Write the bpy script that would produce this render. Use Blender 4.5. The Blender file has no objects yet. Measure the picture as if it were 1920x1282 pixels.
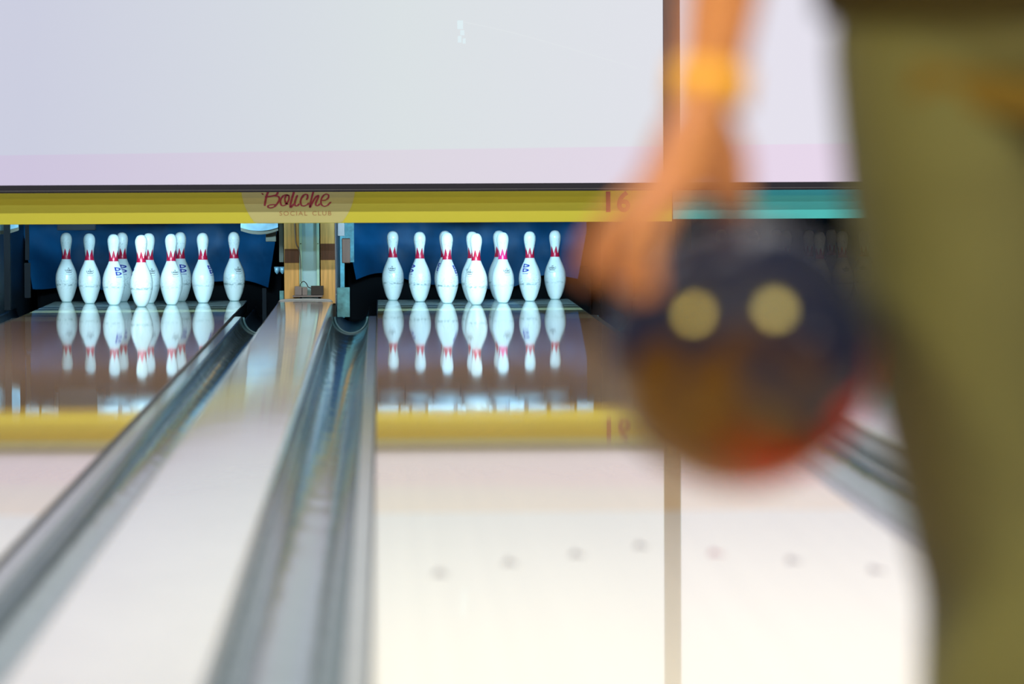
import bpy, bmesh, math, random
from mathutils import Vector, Matrix
random.seed(7)
S = bpy.context.scene
COL = S.collection
PI = math.pi
R = math.radians

# ------------------------------------------------------------------ camera
cam_d = bpy.data.cameras.new('camera'); cam = bpy.data.objects.new('camera', cam_d); COL.objects.link(cam)
S.camera = cam
FPX, CX, CY, CH, YAW, PIT, ROL = 7496.8, -.5119, -2.9768, .7635, .0328, .0452, -.0043
fw = Vector((math.cos(PIT)*math.sin(YAW), math.cos(PIT)*math.cos(YAW), -math.sin(PIT)))
r0 = Vector((math.cos(YAW), -math.sin(YAW), 0)); u0 = Vector((math.sin(PIT)*math.sin(YAW), math.sin(PIT)*math.cos(YAW), math.cos(PIT)))
rc = math.cos(ROL)*r0 + math.sin(ROL)*u0; uc = math.cos(ROL)*u0 - math.sin(ROL)*r0
cam.matrix_world = Matrix(((rc.x, uc.x, -fw.x, CX), (rc.y, uc.y, -fw.y, CY), (rc.z, uc.z, -fw.z, CH), (0, 0, 0, 1)))
cam_d.sensor_width = 36; cam_d.lens = FPX/1920*36
cam_d.clip_start = .05; cam_d.clip_end = 100
cam_d.dof.use_dof = True; cam_d.dof.focus_distance = 20.9; cam_d.dof.aperture_fstop = 3.1

# ------------------------------------------------------------------ world, exposure, lights
w = bpy.data.worlds.new('world'); S.world = w; w.use_nodes = True
w.node_tree.nodes['Background'].inputs[0].default_value = (.6, .65, .8, 1)
w.node_tree.nodes['Background'].inputs[1].default_value = .05
S.view_settings.view_transform = 'Standard'; S.view_settings.look = 'None'
S.view_settings.gamma = 1; S.view_settings.use_curve_mapping = False
S.view_settings.exposure = 0

def area(name, loc, direction, sx, sy, power, color, shape='RECTANGLE', spread=PI):
    d = bpy.data.lights.new(name, 'AREA'); d.shape = shape; d.size = sx; d.size_y = sy
    d.energy = power; d.color = color; d.spread = spread
    o = bpy.data.objects.new(name, d); COL.objects.link(o); o.location = loc
    o.rotation_euler = Vector(direction).to_track_quat('-Z', 'Y').to_euler()
    return o
# rows of tubes across the hall over the lanes (they throw the two steps of shade on the yellow panel)
area('hall_tube_near_masks', (-.5, 11.7, 2.90), (0, .75, -1), 11, .10, 250, (1, .98, .9))
area('hall_tube_mid_hall', (-.5, 8.3, 2.95), (0, .9, -1), 11, .10, 150, (.8, .95, 1))
# ceiling panels over the first part of the lanes
area('ceiling_panel_lanes', (-.4, 3.1, 3.35), (0, 0, -1), 8, 5, 222, (1, .985, .955), spread=R(140))
area('ceiling_panel_approach', (-.5, -3.4, 3.35), (0, 0.15, -1), 5, 2.5, 25, (1, .90, .75))
# round downlights near the foul line, seen mirrored in the ball
area('downlight_left', (-3.32, -2.2, 3.30), (.9, .8, -1), .9, .9, 185, (1, .72, .13), 'DISK')
area('downlight_right', (1.48, -2.6, 3.30), (-.6, .9, -1), .9, .9, 165, (1, .78, .20), 'DISK')
area('downlight_far_right', (7.9, -4.4, 3.30), (-1, .6, -.5), 1.2, 1.2, 30, (1, .86, .70), 'DISK')
# cold lamps behind the masks that light the pins
PIN_COL = (.50, .84, 1)
area('pin_lamp_left', (-1.78, 16.84, .63), (0, 1, -.20), 1.0, .06, 22, PIN_COL, spread=R(105))
area('pin_lamp_right', (0, 16.84, .63), (0, 1, -.20), 1.0, .06, 24, PIN_COL, spread=R(105))
area('pit_lamp_left', (-1.78, 18.3, .60), (0, 1, -.2), 1.1, .05, 1.6, (.16, .60, 1))
area('pit_lamp_right', (0, 18.3, .60), (0, 1, -.2), 1.1, .05, 3.0, (.16, .60, 1))

# ------------------------------------------------------------------ materials
def nt(name):
    m = bpy.data.materials.new(name); m.use_nodes = True
    return m, m.node_tree.nodes, m.node_tree.links, m.node_tree.nodes['Principled BSDF']
def mat(name, col, rough=.5, metal=0, var=.12, scale=8, bump=0, bscale=60, stretch=(1, 1, 1), coat=0, spec=.5, ior=1.5):
    m, n, l, b = nt(name)
    b.inputs['Roughness'].default_value = rough; b.inputs['Metallic'].default_value = metal
    b.inputs['Coat Weight'].default_value = coat; b.inputs['Coat Roughness'].default_value = .05
    b.inputs['Specular IOR Level'].default_value = spec; b.inputs['IOR'].default_value = ior
    tc = n.new('ShaderNodeTexCoord'); mp = n.new('ShaderNodeMapping'); mp.inputs['Scale'].default_value = stretch
    l.new(tc.outputs['Object'], mp.inputs[0])
    no = n.new('ShaderNodeTexNoise'); no.inputs['Scale'].default_value = scale; no.inputs['Detail'].default_value = 4
    l.new(mp.outputs[0], no.inputs['Vector'])
    r = n.new('ShaderNodeValToRGB'); e = r.color_ramp.elements
    e[0].position = .3; e[1].position = .7
    e[0].color = tuple(c*(1-var) for c in col)+(1,); e[1].color = tuple(min(1, c*(1+var)) for c in col)+(1,)
    l.new(no.outputs[0], r.inputs[0]); l.new(r.outputs[0], b.inputs['Base Color'])
    if bump:
        n2 = n.new('ShaderNodeTexNoise'); n2.inputs['Scale'].default_value = bscale
        l.new(mp.outputs[0], n2.inputs['Vector'])
        bm = n.new('ShaderNodeBump'); bm.inputs['Strength'].default_value = bump; bm.inputs['Distance'].default_value = .01
        l.new(n2.outputs[0], bm.inputs['Height']); l.new(bm.outputs[0], b.inputs['Normal'])
    return m

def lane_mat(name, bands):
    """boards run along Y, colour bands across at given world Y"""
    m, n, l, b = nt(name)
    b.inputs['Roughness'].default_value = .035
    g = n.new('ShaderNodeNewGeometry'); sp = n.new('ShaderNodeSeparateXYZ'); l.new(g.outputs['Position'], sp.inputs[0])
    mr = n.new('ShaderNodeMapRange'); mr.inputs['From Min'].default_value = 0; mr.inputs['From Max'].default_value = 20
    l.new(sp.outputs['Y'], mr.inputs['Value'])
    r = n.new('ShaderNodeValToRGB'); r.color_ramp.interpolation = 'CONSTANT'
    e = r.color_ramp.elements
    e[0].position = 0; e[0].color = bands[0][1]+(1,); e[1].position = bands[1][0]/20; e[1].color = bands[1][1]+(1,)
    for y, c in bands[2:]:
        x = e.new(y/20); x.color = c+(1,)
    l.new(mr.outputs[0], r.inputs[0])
    br = n.new('ShaderNodeMath'); br.operation = 'DIVIDE'; br.inputs[1].default_value = .02704; l.new(sp.outputs['X'], br.inputs[0])
    fl = n.new('ShaderNodeMath'); fl.operation = 'FLOOR'; l.new(br.outputs[0], fl.inputs[0])
    wn = n.new('ShaderNodeTexWhiteNoise'); wn.noise_dimensions = '1D'; l.new(fl.outputs[0], wn.inputs['W'])
    mx = n.new('ShaderNodeMapRange'); mx.inputs['To Min'].default_value = .975; mx.inputs['To Max'].default_value = 1.015
    l.new(wn.outputs['Value'], mx.inputs['Value'])
    mm = n.new('ShaderNodeVectorMath'); mm.operation = 'SCALE'; l.new(r.outputs[0], mm.inputs[0]); l.new(mx.outputs[0], mm.inputs['Scale'])
    l.new(mm.outputs[0], b.inputs['Base Color'])
    no = n.new('ShaderNodeTexNoise'); no.inputs['Scale'].default_value = 5; l.new(g.outputs['Position'], no.inputs['Vector'])
    bm = n.new('ShaderNodeBump'); bm.inputs['Strength'].default_value = .02; bm.inputs['Distance'].default_value = .002
    l.new(no.outputs[0], bm.inputs['Height']); l.new(bm.outputs[0], b.inputs['Normal'])
    return m

def emis(name, col, strength):
    m, n, l, b = nt(name)
    b.inputs['Base Color'].default_value = (.03, .03, .03, 1)
    b.inputs['Emission Color'].default_value = col+(1,); b.inputs['Emission Strength'].default_value = strength
    return m

M = {}
M['lane'] = lane_mat('lane_maple', [(0, (.75, .75, .715)), (5.65, (.80, .64, .42)), (8.0, (.88, .52, .17)), (9.6, (.43, .275, .185)), (16.4, (.60, .52, .36)), (16.9, (.40, .36, .24)),  # golden band puts the yellow panel's reflection into the lane colour
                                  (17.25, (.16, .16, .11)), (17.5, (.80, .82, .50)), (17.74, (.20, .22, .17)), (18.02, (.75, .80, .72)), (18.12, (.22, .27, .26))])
M['deck'] = mat('pin_deck_board', (.66, .76, .74), .06, var=.06)
M['approach'] = mat('approach_wood', (.62, .47, .30), .12, var=.08, stretch=(30, 1, 1))
M['cap'] = mat('divider_plastic', (.55, .57, .60), .08, var=.04, bump=.06, bscale=6, stretch=(1, .5, 1))
M['gutter'] = mat('gutter_plastic', (.08, .13, .16), .09, var=.12, bump=.25, bscale=5, stretch=(1.6, .8, 1))
M['gutter_rim'] = mat('gutter_rim_plastic', (.10, .25, .34), .25)
M['gutter_ledge'] = mat('gutter_ledge_plastic', (.20, .215, .22), .12)
M['groove'] = mat('dark_groove', (.02, .022, .025), .4)
M['yellow'] = mat('yellow_laminate', (.60, .56, .035), .4, var=.02, scale=2)
M['teal'] = mat('teal_laminate', (.06, .58, .60), .4, var=.02)
M['disc'] = mat('pale_emblem_print', (.53, .50, .20), .4, var=.02)
M['wine'] = mat('wine_red_print', (.32, .02, .05), .5, var=.05)
M['tan_ink'] = mat('tan_print', (.42, .22, .08), .5, var=.05)
M['bar_black'] = mat('black_aluminium', (.012, .012, .026), .45, spec=.25, metal=0, var=.05)
M['bar_gloss'] = mat('grey_edge_strip', (.09, .09, .12), .4, var=.05)
M['post'] = mat('brown_wood_post', (.13, .055, .045), .5, stretch=(20, 20, 1))
M['blue_curtain'] = mat('blue_curtain', (.004, .085, .235), .5, var=.5, scale=3.0, bump=.8, bscale=8, spec=.22)
M['black'] = mat('black_rubber', (.006, .007, .010), .8, spec=.15)
M['darkblue'] = mat('dark_kickback', (.010, .018, .028), .35)
M['ply'] = mat('plywood', (.68, .42, .14), .45, var=.22, scale=6, stretch=(14, 14, 1))
M['plydark'] = mat('dark_brown_stain', (.11, .040, .022), .5, var=.2, scale=6, stretch=(14, 14, 1))
M['alu'] = mat('aluminium_channel', (.42, .78, 1.0), .35, metal=0, var=.12)
M['alu_mint'] = mat('mint_edge_strip', (.42, .80, .78), .4, metal=.1)
M['greybox'] = mat('grey_box_plastic', (.24, .22, .24), .5)
M['darkbox'] = mat('dark_box_plastic', (.018, .018, .024), .5)
M['teal_plate'] = mat('weathered_teal_plate', (.10, .34, .42), .5, var=.4, scale=25)
M['olive_rim'] = mat('olive_rim', (.07, .065, .045), .5)
M['shade_metal'] = mat('pale_blue_metal', (.13, .24, .32), .35, metal=.2, var=.3, scale=18)
M['pinsetter'] = mat('pinsetter_metal', (.50, .60, .68), .4, metal=.2)
M['red'] = mat('crown_red', (.52, .008, .045), .3, var=.05)
M['red_hot'] = mat('crown_pink_red', (.80, .015, .16), .3, var=.05)
M['ink'] = mat('black_ink', (.02, .025, .04), .5)
M['blue_ink'] = mat('blue_ink', (.012, .018, .30), .5)
M['base'] = mat('nylon_base', (.30, .42, .42), .3)
M['arrow'] = mat('grey_inlay', (.17, .13, .13), .2)
M['arrow_red'] = mat('reddish_inlay', (.36, .10, .12), .2)
M['skin'] = mat('skin', (.41, .195, .21), .55, var=.08, scale=30)
M['lip'] = mat('lip_skin', (.45, .13, .09), .5)
M['hair'] = mat('dark_hair', (.02, .013, .01), .6, bump=.5, bscale=90)
M['trouser'] = mat('olive_cotton', (.086, .106, .112), .85, var=.12, scale=5, bump=.5, bscale=9)
M['pocket'] = mat('brown_pocket_cloth', (.095, .070, .028), .8)
M['shirt'] = mat('black_cotton', (.015, .013, .010), .9, bump=.3, bscale=12)
M['band'] = mat('yellow_wristband', (.66, .40, .12), .6, var=.05)
M['shoe'] = mat('shoe_leather', (.10, .04, .03), .4)
M['sole'] = mat('shoe_sole', (.5, .45, .35), .6)
M['hole'] = mat('finger_hole_dark', (.01, .01, .012), .6)
M['eye'] = mat('eye_white', (.8, .8, .8), .2)
M['iris'] = mat('iris_brown', (.05, .02, .01), .2)
M['wall'] = mat('grey_hall_wall', (.30, .30, .33), .8, var=.04)
M['ceil'] = mat('white_hall_ceiling', (.55, .53, .50), .9, var=.03)

def pin_body_mat():
    m, n, l, b = nt('scuffed_white_pin')
    b.inputs['Roughness'].default_value = .22
    tc = n.new('ShaderNodeTexCoord'); oi = n.new('ShaderNodeObjectInfo')
    off = n.new('ShaderNodeVectorMath'); off.operation = 'SCALE'; off.inputs[0].default_value = (7, 11, 3)
    l.new(oi.outputs['Random'], off.inputs['Scale'])
    ad = n.new('ShaderNodeVectorMath'); l.new(tc.outputs['Object'], ad.inputs[0]); l.new(off.outputs[0], ad.inputs[1])
    sp = n.new('ShaderNodeSeparateXYZ'); l.new(tc.outputs['Object'], sp.inputs[0])
    def band(z, wd):   # 1 inside |z-zc|<wd, soft
        a = n.new('ShaderNodeMath'); a.operation = 'SUBTRACT'; a.inputs[1].default_value = z; l.new(sp.outputs['Z'], a.inputs[0])
        c = n.new('ShaderNodeMath'); c.operation = 'ABSOLUTE'; l.new(a.outputs[0], c.inputs[0])
        d = n.new('ShaderNodeMapRange'); d.inputs['From Min'].default_value = wd; d.inputs['From Max'].default_value = 0
        l.new(c.outputs[0], d.inputs['Value']); return d.outputs[0]
    def noise(scale, lo, hi, stretch=(1, 1, 1)):
        mp = n.new('ShaderNodeMapping'); mp.inputs['Scale'].default_value = stretch; l.new(ad.outputs[0], mp.inputs[0])
        t = n.new('ShaderNodeTexNoise'); t.inputs['Scale'].default_value = scale; t.inputs['Detail'].default_value = 5
        l.new(mp.outputs[0], t.inputs['Vector'])
        d = n.new('ShaderNodeMapRange'); d.inputs['From Min'].default_value = lo; d.inputs['From Max'].default_value = hi
        l.new(t.outputs[0], d.inputs['Value']); return d.outputs[0]
    def mul(a, b_):
        x = n.new('ShaderNodeMath'); x.operation = 'MULTIPLY'; l.new(a, x.inputs[0])
        if isinstance(b_, float): x.inputs[1].default_value = b_
        else: l.new(b_, x.inputs[1])
        return x.outputs[0]
    def mx(a, b_):
        x = n.new('ShaderNodeMath'); x.operation = 'MAXIMUM'; l.new(a, x.inputs[0]); l.new(b_, x.inputs[1]); return x.outputs[0]
    line = mul(mul(band(.095, .010), noise(60, .42, .58, (1, 1, 2))), .85)
    belly = mul(mul(band(.112, .060), noise(110, .52, .66)), .38)
    head = mul(mul(band(.325, .040), noise(120, .54, .68)), .40)
    dots = mul(noise(190, .69, .72), .6)
    f = mx(mx(line, belly), mx(head, dots))
    rnd = n.new('ShaderNodeMapRange'); rnd.inputs['From Min'].default_value = 0; rnd.inputs['From Max'].default_value = .5
    rnd.inputs['To Min'].default_value = .25; l.new(oi.outputs['Random'], rnd.inputs['Value'])
    f = mul(f, rnd.outputs[0])
    c = n.new('ShaderNodeMix'); c.data_type = 'RGBA'; c.inputs[6].default_value = (.80, .82, .82, 1); c.inputs[7].default_value = (.10, .17, .18, 1)
    l.new(f, c.inputs[0]); l.new(c.outputs[2], b.inputs['Base Color'])
    return m
M['pin'] = pin_body_mat()

def ball_mat():
    m, n, l, b = nt('marbled_ball')
    b.inputs['Roughness'].default_value = .10; b.inputs['Specular IOR Level'].default_value = .38
    tc = n.new('ShaderNodeTexCoord')
    no = n.new('ShaderNodeTexNoise'); no.inputs['Scale'].default_value = 10; no.inputs['Distortion'].default_value = 1.5
    l.new(tc.outputs['Object'], no.inputs['Vector'])
    def field(v, lo, hi):
        sp = n.new('ShaderNodeVectorMath'); sp.operation = 'DOT_PRODUCT'; sp.inputs[1].default_value = v
        l.new(tc.outputs['Object'], sp.inputs[0])
        a = n.new('ShaderNodeMath'); a.operation = 'ADD'; l.new(no.outputs[0], a.inputs[0]); l.new(sp.outputs['Value'], a.inputs[1])
        r = n.new('ShaderNodeMapRange'); r.inputs['From Min'].default_value = lo; r.inputs['From Max'].default_value = hi
        l.new(a.outputs[0], r.inputs['Value']); return r.outputs[0]
    def mixc(f, c1, c2):
        x = n.new('ShaderNodeMix'); x.data_type = 'RGBA'; l.new(f, x.inputs[0])
        for k, c in ((6, c1), (7, c2)):
            if isinstance(c, tuple): x.inputs[k].default_value = c
            else: l.new(c, x.inputs[k])
        return x.outputs[2]
    c = mixc(field((-1.5, 0, -3.6), .46, .66), (.009, .016, .105, 1), (.070, .038, .018, 1))   # navy into brown, the lane's warm reflection put into the colour
    c = mixc(field((1.2, 0, -4.4), .72, .90), c, (.16, .022, .010, 1))                         # rust underside, lane reflection mixed into the red
    c = mixc(field((4.4, 0, -4.0), .90, 1.02), c, (.30, .008, .010, 1))                         # red swirl
    l.new(c, b.inputs['Base Color'])
    return m
M['ball'] = ball_mat()

def screen_mat(name, cx, tint):
    """fabric showing a pale projected picture: bluish left, whiter middle, pinkish lower strip"""
    m, n, l, b = nt(name)
    b.inputs['Roughness'].default_value = .9; b.inputs['Base Color'].default_value = (.06, .06, .06, 1)
    tc = n.new('ShaderNodeTexCoord'); sp = n.new('ShaderNodeSeparateXYZ'); l.new(tc.outputs['Object'], sp.inputs[0])
    mr = n.new('ShaderNodeMapRange'); mr.inputs['From Min'].default_value = cx-1.5; mr.inputs['From Max'].default_value = cx+1.75
    l.new(sp.outputs['X'], mr.inputs['Value'])
    r = n.new('ShaderNodeValToRGB'); e = r.color_ramp.elements
    e[0].position = 0; e[0].color = tint[0]+(1,); e[1].position = 1; e[1].color = tint[2]+(1,)
    x = e.new(.55); x.color = tint[1]+(1,)
    l.new(mr.outputs[0], r.inputs[0])
    # strip: z < strip_z  (tilts very slightly)
    s = n.new('ShaderNodeMath'); s.operation = 'MULTIPLY_ADD'; s.inputs[1].default_value = -.010; l.new(sp.outputs['X'], s.inputs[0]); l.new(sp.outputs['Z'], s.inputs[2])
    t = n.new('ShaderNodeMapRange'); t.inputs['From Min'].default_value = .829; t.inputs['From Max'].default_value = .821
    l.new(s.outputs[0], t.inputs['Value'])
    c = n.new('ShaderNodeMix'); c.data_type = 'RGBA'; l.new(t.outputs[0], c.inputs[0]); l.new(r.outputs[0], c.inputs[6])
    mu = n.new('ShaderNodeVectorMath'); mu.operation = 'MULTIPLY'; mu.inputs[1].default_value = (1.03, .90, .98); l.new(r.outputs[0], mu.inputs[0])
    l.new(mu.outputs[0], c.inputs[7])
    l.new(c.outputs[2], b.inputs['Emission Color']); b.inputs['Emission Strength'].default_value = 1
    return m

# ------------------------------------------------------------------ helpers
def link(name, bm, m, parent=None, smooth=False):
    me = bpy.data.meshes.new(name); bmesh.ops.recalc_face_normals(bm, faces=bm.faces[:]); bm.to_mesh(me); bm.free()
    o = bpy.data.objects.new(name, me); COL.objects.link(o)
    if m: me.materials.append(m)
    if smooth:
        for p in me.polygons: p.use_smooth = True
    if parent: o.parent = parent
    return o
def tag(o, label=None, cat=None, group=None, kind=None):
    if label: o['label'] = label
    if cat: o['category'] = cat
    if group: o['group'] = group
    if kind: o['kind'] = kind
    return o
def empty(name, loc=(0, 0, 0), rz=0):
    o = bpy.data.objects.new(name, None); COL.objects.link(o); o.location = loc; o.rotation_euler.z = rz
    o.empty_display_size = .1
    return o
def box(bm, x0, x1, y0, y1, z0, z1, bev=0):
    vs = [bm.verts.new((x, y, z)) for x in (x0, x1) for y in (y0, y1) for z in (z0, z1)]
    fs = [(0, 1, 3, 2), (4, 6, 7, 5), (0, 4, 5, 1), (2, 3, 7, 6), (0, 2, 6, 4), (1, 5, 7, 3)]
    faces = [bm.faces.new([vs[i] for i in f]) for f in fs]
    if bev:
        es = list({e for f in faces for e in f.edges})
        bmesh.ops.bevel(bm, geom=es, offset=bev, segments=2, affect='EDGES', profile=.5)
def bx(name, x0, x1, y0, y1, z0, z1, m, parent=None, bev=0):
    bm = bmesh.new(); box(bm, x0, x1, y0, y1, z0, z1, bev)
    return link(name, bm, m, parent)
def profile_y(name, pts, y0, y1, m, parent=None, closed=True, smooth=False, ny=1, thick=0):
    """sweep an XZ profile along Y"""
    bm = bmesh.new(); rows = []
    for j in range(ny+1):
        y = y0+(y1-y0)*j/ny
        rows.append([bm.verts.new((x, y, z)) for x, z in pts])
    n = len(pts)
    for j in range(ny):
        for i in range(n if closed else n-1):
            k = (i+1) % n
            bm.faces.new((rows[j][i], rows[j][k], rows[j+1][k], rows[j+1][i]))
    if closed:
        bm.faces.new(rows[0]); bm.faces.new(rows[-1][::-1])
    return link(name, bm, m, parent, smooth)
def prism_y(name, pts, y0, y1, m, parent=None):
    return profile_y(name, pts, y0, y1, m, parent)
def lathe(bm, prof, seg=40, cap=True):
    rings = []
    for r, z in prof:
        if r < 1e-6: rings.append([bm.verts.new((0, 0, z))])
        else: rings.append([bm.verts.new((r*math.cos(2*PI*i/seg), r*math.sin(2*PI*i/seg), z)) for i in range(seg)])
    for a, b in zip(rings, rings[1:]):
        for i in range(seg):
            j = (i+1) % seg
            if len(a) == 1 and len(b) == 1: continue
            if len(a) == 1: bm.faces.new((a[0], b[i], b[j]))
            elif len(b) == 1: bm.faces.new((a[i], a[j], b[0]))
            else: bm.faces.new((a[i], a[j], b[j], b[i]))
    if cap:
        for q in (rings[0], rings[-1]):
            if len(q) > 1: bm.faces.new(q)
def tube(bm, pts, r, seg=8):
    pts = [Vector(p) for p in pts]; rings = []
    for i, p in enumerate(pts):
        t = (pts[min(i+1, len(pts)-1)]-pts[max(i-1, 0)]).normalized()
        a = t.orthogonal().normalized()
        if rings: 
            a = (prev - t*prev.dot(t)).normalized()
        prev = a; b = t.cross(a)
        rings.append([bm.verts.new(p+a*r*math.cos(2*PI*k/seg)+b*r*math.sin(2*PI*k/seg)) for k in range(seg)])
    for x, y in zip(rings, rings[1:]):
        for k in range(seg): bm.faces.new((x[k], x[(k+1) % seg], y[(k+1) % seg], y[k]))
    bm.faces.new(rings[0]); bm.faces.new(rings[-1][::-1])
def spline(pts, n=8):
    out = []
    P = [pts[0]]+list(pts)+[pts[-1]]
    for i in range(1, len(P)-2):
        for k in range(n):
            t = k/n
            out.append(tuple(.5*((2*P[i][a])+(-P[i-1][a]+P[i+1][a])*t+(2*P[i-1][a]-5*P[i][a]+4*P[i+1][a]-P[i+2][a])*t*t+(-P[i-1][a]+3*P[i][a]-3*P[i+1][a]+P[i+2][a])*t**3) for a in range(len(pts[0]))))
    out.append(tuple(pts[-1])); return out
def text_mesh(body, size, m, name, parent=None, offset=0, spacing=1.0, extrude=.0006, xs=1):
    cu = bpy.data.curves.new('txt', 'FONT'); cu.body = body; cu.size = size; cu.offset = offset
    cu.space_character = spacing; cu.extrude = extrude; cu.align_x = 'CENTER'; cu.resolution_u = 4
    t = bpy.data.objects.new('txt', cu); COL.objects.link(t)
    dg = bpy.context.evaluated_depsgraph_get(); me = bpy.data.meshes.new_from_object(t.evaluated_get(dg))
    bpy.data.objects.remove(t); bpy.data.curves.remove(cu)
    for v in me.vertices: v.co.x *= xs
    me.materials.clear(); 
    if m: me.materials.append(m)
    o = bpy.data.objects.new(name, me); COL.objects.link(o)
    if parent: o.parent = parent
    return o

# ------------------------------------------------------------------ the hall
LC = [-1.78, 0.0, 1.83]                     # lane centres (left, middle, right)
HW = .527
def struct(o, label=None): tag(o, label, None, None, 'structure'); return o
struct(bx('floor', -9, 9, -10, 1.0, -.10, 0, M['approach']))
struct(bx('floor_under_lanes', -9, 9, 1.0, 21, -.40, -.16, M['black']))
struct(bx('floor_right', 2.42, 9, 1.0, 16.7, -.16, 0, M['wall']))
struct(bx('floor_left', -9, -2.80, 1.0, 16.7, -.16, 0, M['wall']))
struct(bx('wall_beside_masks', 6.42, 9, 16.74, 16.84, -.16, 1.1, M['wall']))
struct(bx('wall_beside_masks', -9, -4.62, 16.74, 16.84, -.16, 1.1, M['wall']))
struct(bx('ceiling', -9, 9, -10, 21, 3.6, 3.7, M['ceil']))
struct(bx('wall_left', -9.1, -9, -10, 21, -.4, 3.6, M['wall']))
struct(bx('wall_right', 9, 9.1, -10, 21, -.4, 3.6, M['wall']))
struct(bx('wall_near', -9, 9, -10.1, -10, -.1, 3.6, M['wall']))
struct(bx('wall_far', -9, 9, 20.6, 20.7, -.4, 3.6, M['black']))
struct(bx('wall_above_masks', -9, 9, 16.74, 16.84, 1.1, 3.6, M['wall']))

# ------------------------------------------------------------------ lanes
def lane(c, where, arrows):
    t = empty('bowling_lane', (c, 0, 0))
    tag(t, where, 'lane')
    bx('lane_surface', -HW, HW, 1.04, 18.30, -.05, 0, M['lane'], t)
    bx('foul_line', -HW, HW, 1.005, 1.035, -.02, .0005, M['groove'], t)
    bx('pin_deck', -HW, HW, 18.30, 19.16, -.05, 0, M['deck'], t)
    for s in (-1, 1):
        bx('edge_strip', s*HW-.004, s*HW+.004, 1.04, 19.16, -.06, -.0015, M['groove'], t)
    if arrows:
        for k, y in enumerate((4.43, 4.62, 4.77, 4.93, 4.77, 4.62, 4.43)):
            x = (k-3)*.1352; bm = bmesh.new()
            vs = [bm.verts.new((x+a, y+b, .0006)) for a, b in ((-.016, -.06), (0, -.035), (.016, -.06), (0, .075))]
            f = bm.faces.new(vs); ex = bmesh.ops.extrude_face_region(bm, geom=[f])
            for v in [g for g in ex['geom'] if isinstance(g, bmesh.types.BMVert)]: v.co.z -= .001
            a = link('arrow_marker', bm, M['arrow_red'] if k == 4 else M['arrow'], t)
            if k == 4: a['label'] = 'reddish arrow marker'
    return t
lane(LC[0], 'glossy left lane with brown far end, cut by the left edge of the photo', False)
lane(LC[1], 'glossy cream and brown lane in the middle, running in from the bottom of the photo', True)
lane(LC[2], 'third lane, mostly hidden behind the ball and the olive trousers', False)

GW = .223; ZD = .068
def gutter(xl, xr, lane_side, label, y1=17.12):
    """xl..xr: channel between lane edge and divider; lane_side -1 if lane is on the left"""
    t = empty('gutter', ((xl+xr)/2, 0, 0)); tag(t, label, 'gutter', 'channels beside the lanes')
    h = (xr-xl)/2; led = .040
    s = lane_side
    # ledge next to lane, then bowl
    a0 = s*h; a1 = s*(h-led)
    bx('ledge', min(a0, a1), max(a0, a1), 1.02, y1-.02, -.03, -.010, M['gutter_ledge'], t, .003)
    cx = (a1 + (-s*h))/2; hw = abs(a1+s*h)/2
    outer = [(cx-hw*math.cos(PI*i/20), -.014-.082*math.sin(PI*i/20)) for i in range(21)]
    inner = outer
    under = [(cx-(hw+.0)*math.cos(PI*i/20), -.022-.082*math.sin(PI*i/20)) for i in range(21)]
    profile_y('channel', outer+under[::-1], 1.02, y1, M['gutter'], t, True, True, 60)
    rim = [(cx+(p[0]-cx)*(hw-.0065)/hw, y1, p[1]) for p in outer]
    bm = bmesh.new(); tube(bm, rim, .006); link('end_rim', bm, M['gutter_rim'], t, True)
    # rear channel beyond the rim, darker
    back = [(cx-hw*.96*math.cos(PI*i/20), -.035-.088*math.sin(PI*i/20)) for i in range(21)]
    profile_y('rear_channel', back+[(x, z-.006) for x, z in back[::-1]], y1+.02, 19.2, M['darkblue'], t, True, True, 4)
    return t
def edges(i): return LC[i]-HW, LC[i]+HW
DL = [(-2.53-.256, -2.53), (-1.030, -.750), (.750, 1.080)]
gutter(-2.53, edges(0)[0]-.005, 1, 'dark gutter at the far left edge, left of the left rack of pins')
gutter(edges(0)[1]+.005, DL[1][0], -1, 'grey-blue gutter on the left side of the wide glossy divider')
gutter(DL[1][1], edges(1)[0]-.005, 1, 'dark blue glossy gutter on the right side of the wide divider')
gutter(edges(1)[1]+.005, DL[2][0], -1, 'blurred gutter behind the ball, on the right side of the middle lane')
gutter(DL[2][1], edges(2)[0]-.005, 1, 'gutter left of the third lane, hidden behind the olive trousers')
def divider(x0, x1, label, y1=17.14):
    t = empty('lane_divider', ((x0+x1)/2, 0, 0)); tag(t, label, 'divider', 'caps between the lanes')
    h = (x1-x0)/2; r = .018
    pts = [(-h, -.03)]
    for k in range(7):
        a = PI-PI/2*k/6; pts.append((-h+r+r*math.cos(a), ZD-r+r*math.sin(a)))
    for k in range(1, 8): pts.append((-h+r+(2*h-2*r)*k/8, ZD+.004*math.sin(PI*k/8)))
    for k in range(7):
        a = PI/2-PI/2*k/6; pts.append((h-r+r*math.cos(a), ZD-r+r*math.sin(a)))
    pts.append((h, -.03))
    profile_y('cap', pts, 1.02, y1, M['cap'], t, True, True, 60)
    bm = bmesh.new(); tube(bm, [(x*(h-.0065)/h, y1, z+.001) for x, z in pts[2:-2]], .006)
    link('end_lip', bm, mat('lip_pale', (.42, .48, .55), .25) if 'lip_pale' not in bpy.data.materials else bpy.data.materials['lip_pale'], t, True)
    return t
divider(*DL[0], 'lane divider at the far left, outside the left gutter')
divider(*DL[1], 'wide pale glossy divider running between the two near lanes to the plywood pillar')
divider(*DL[2], 'blurred divider on the right, behind the ball and the olive trousers')

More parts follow.
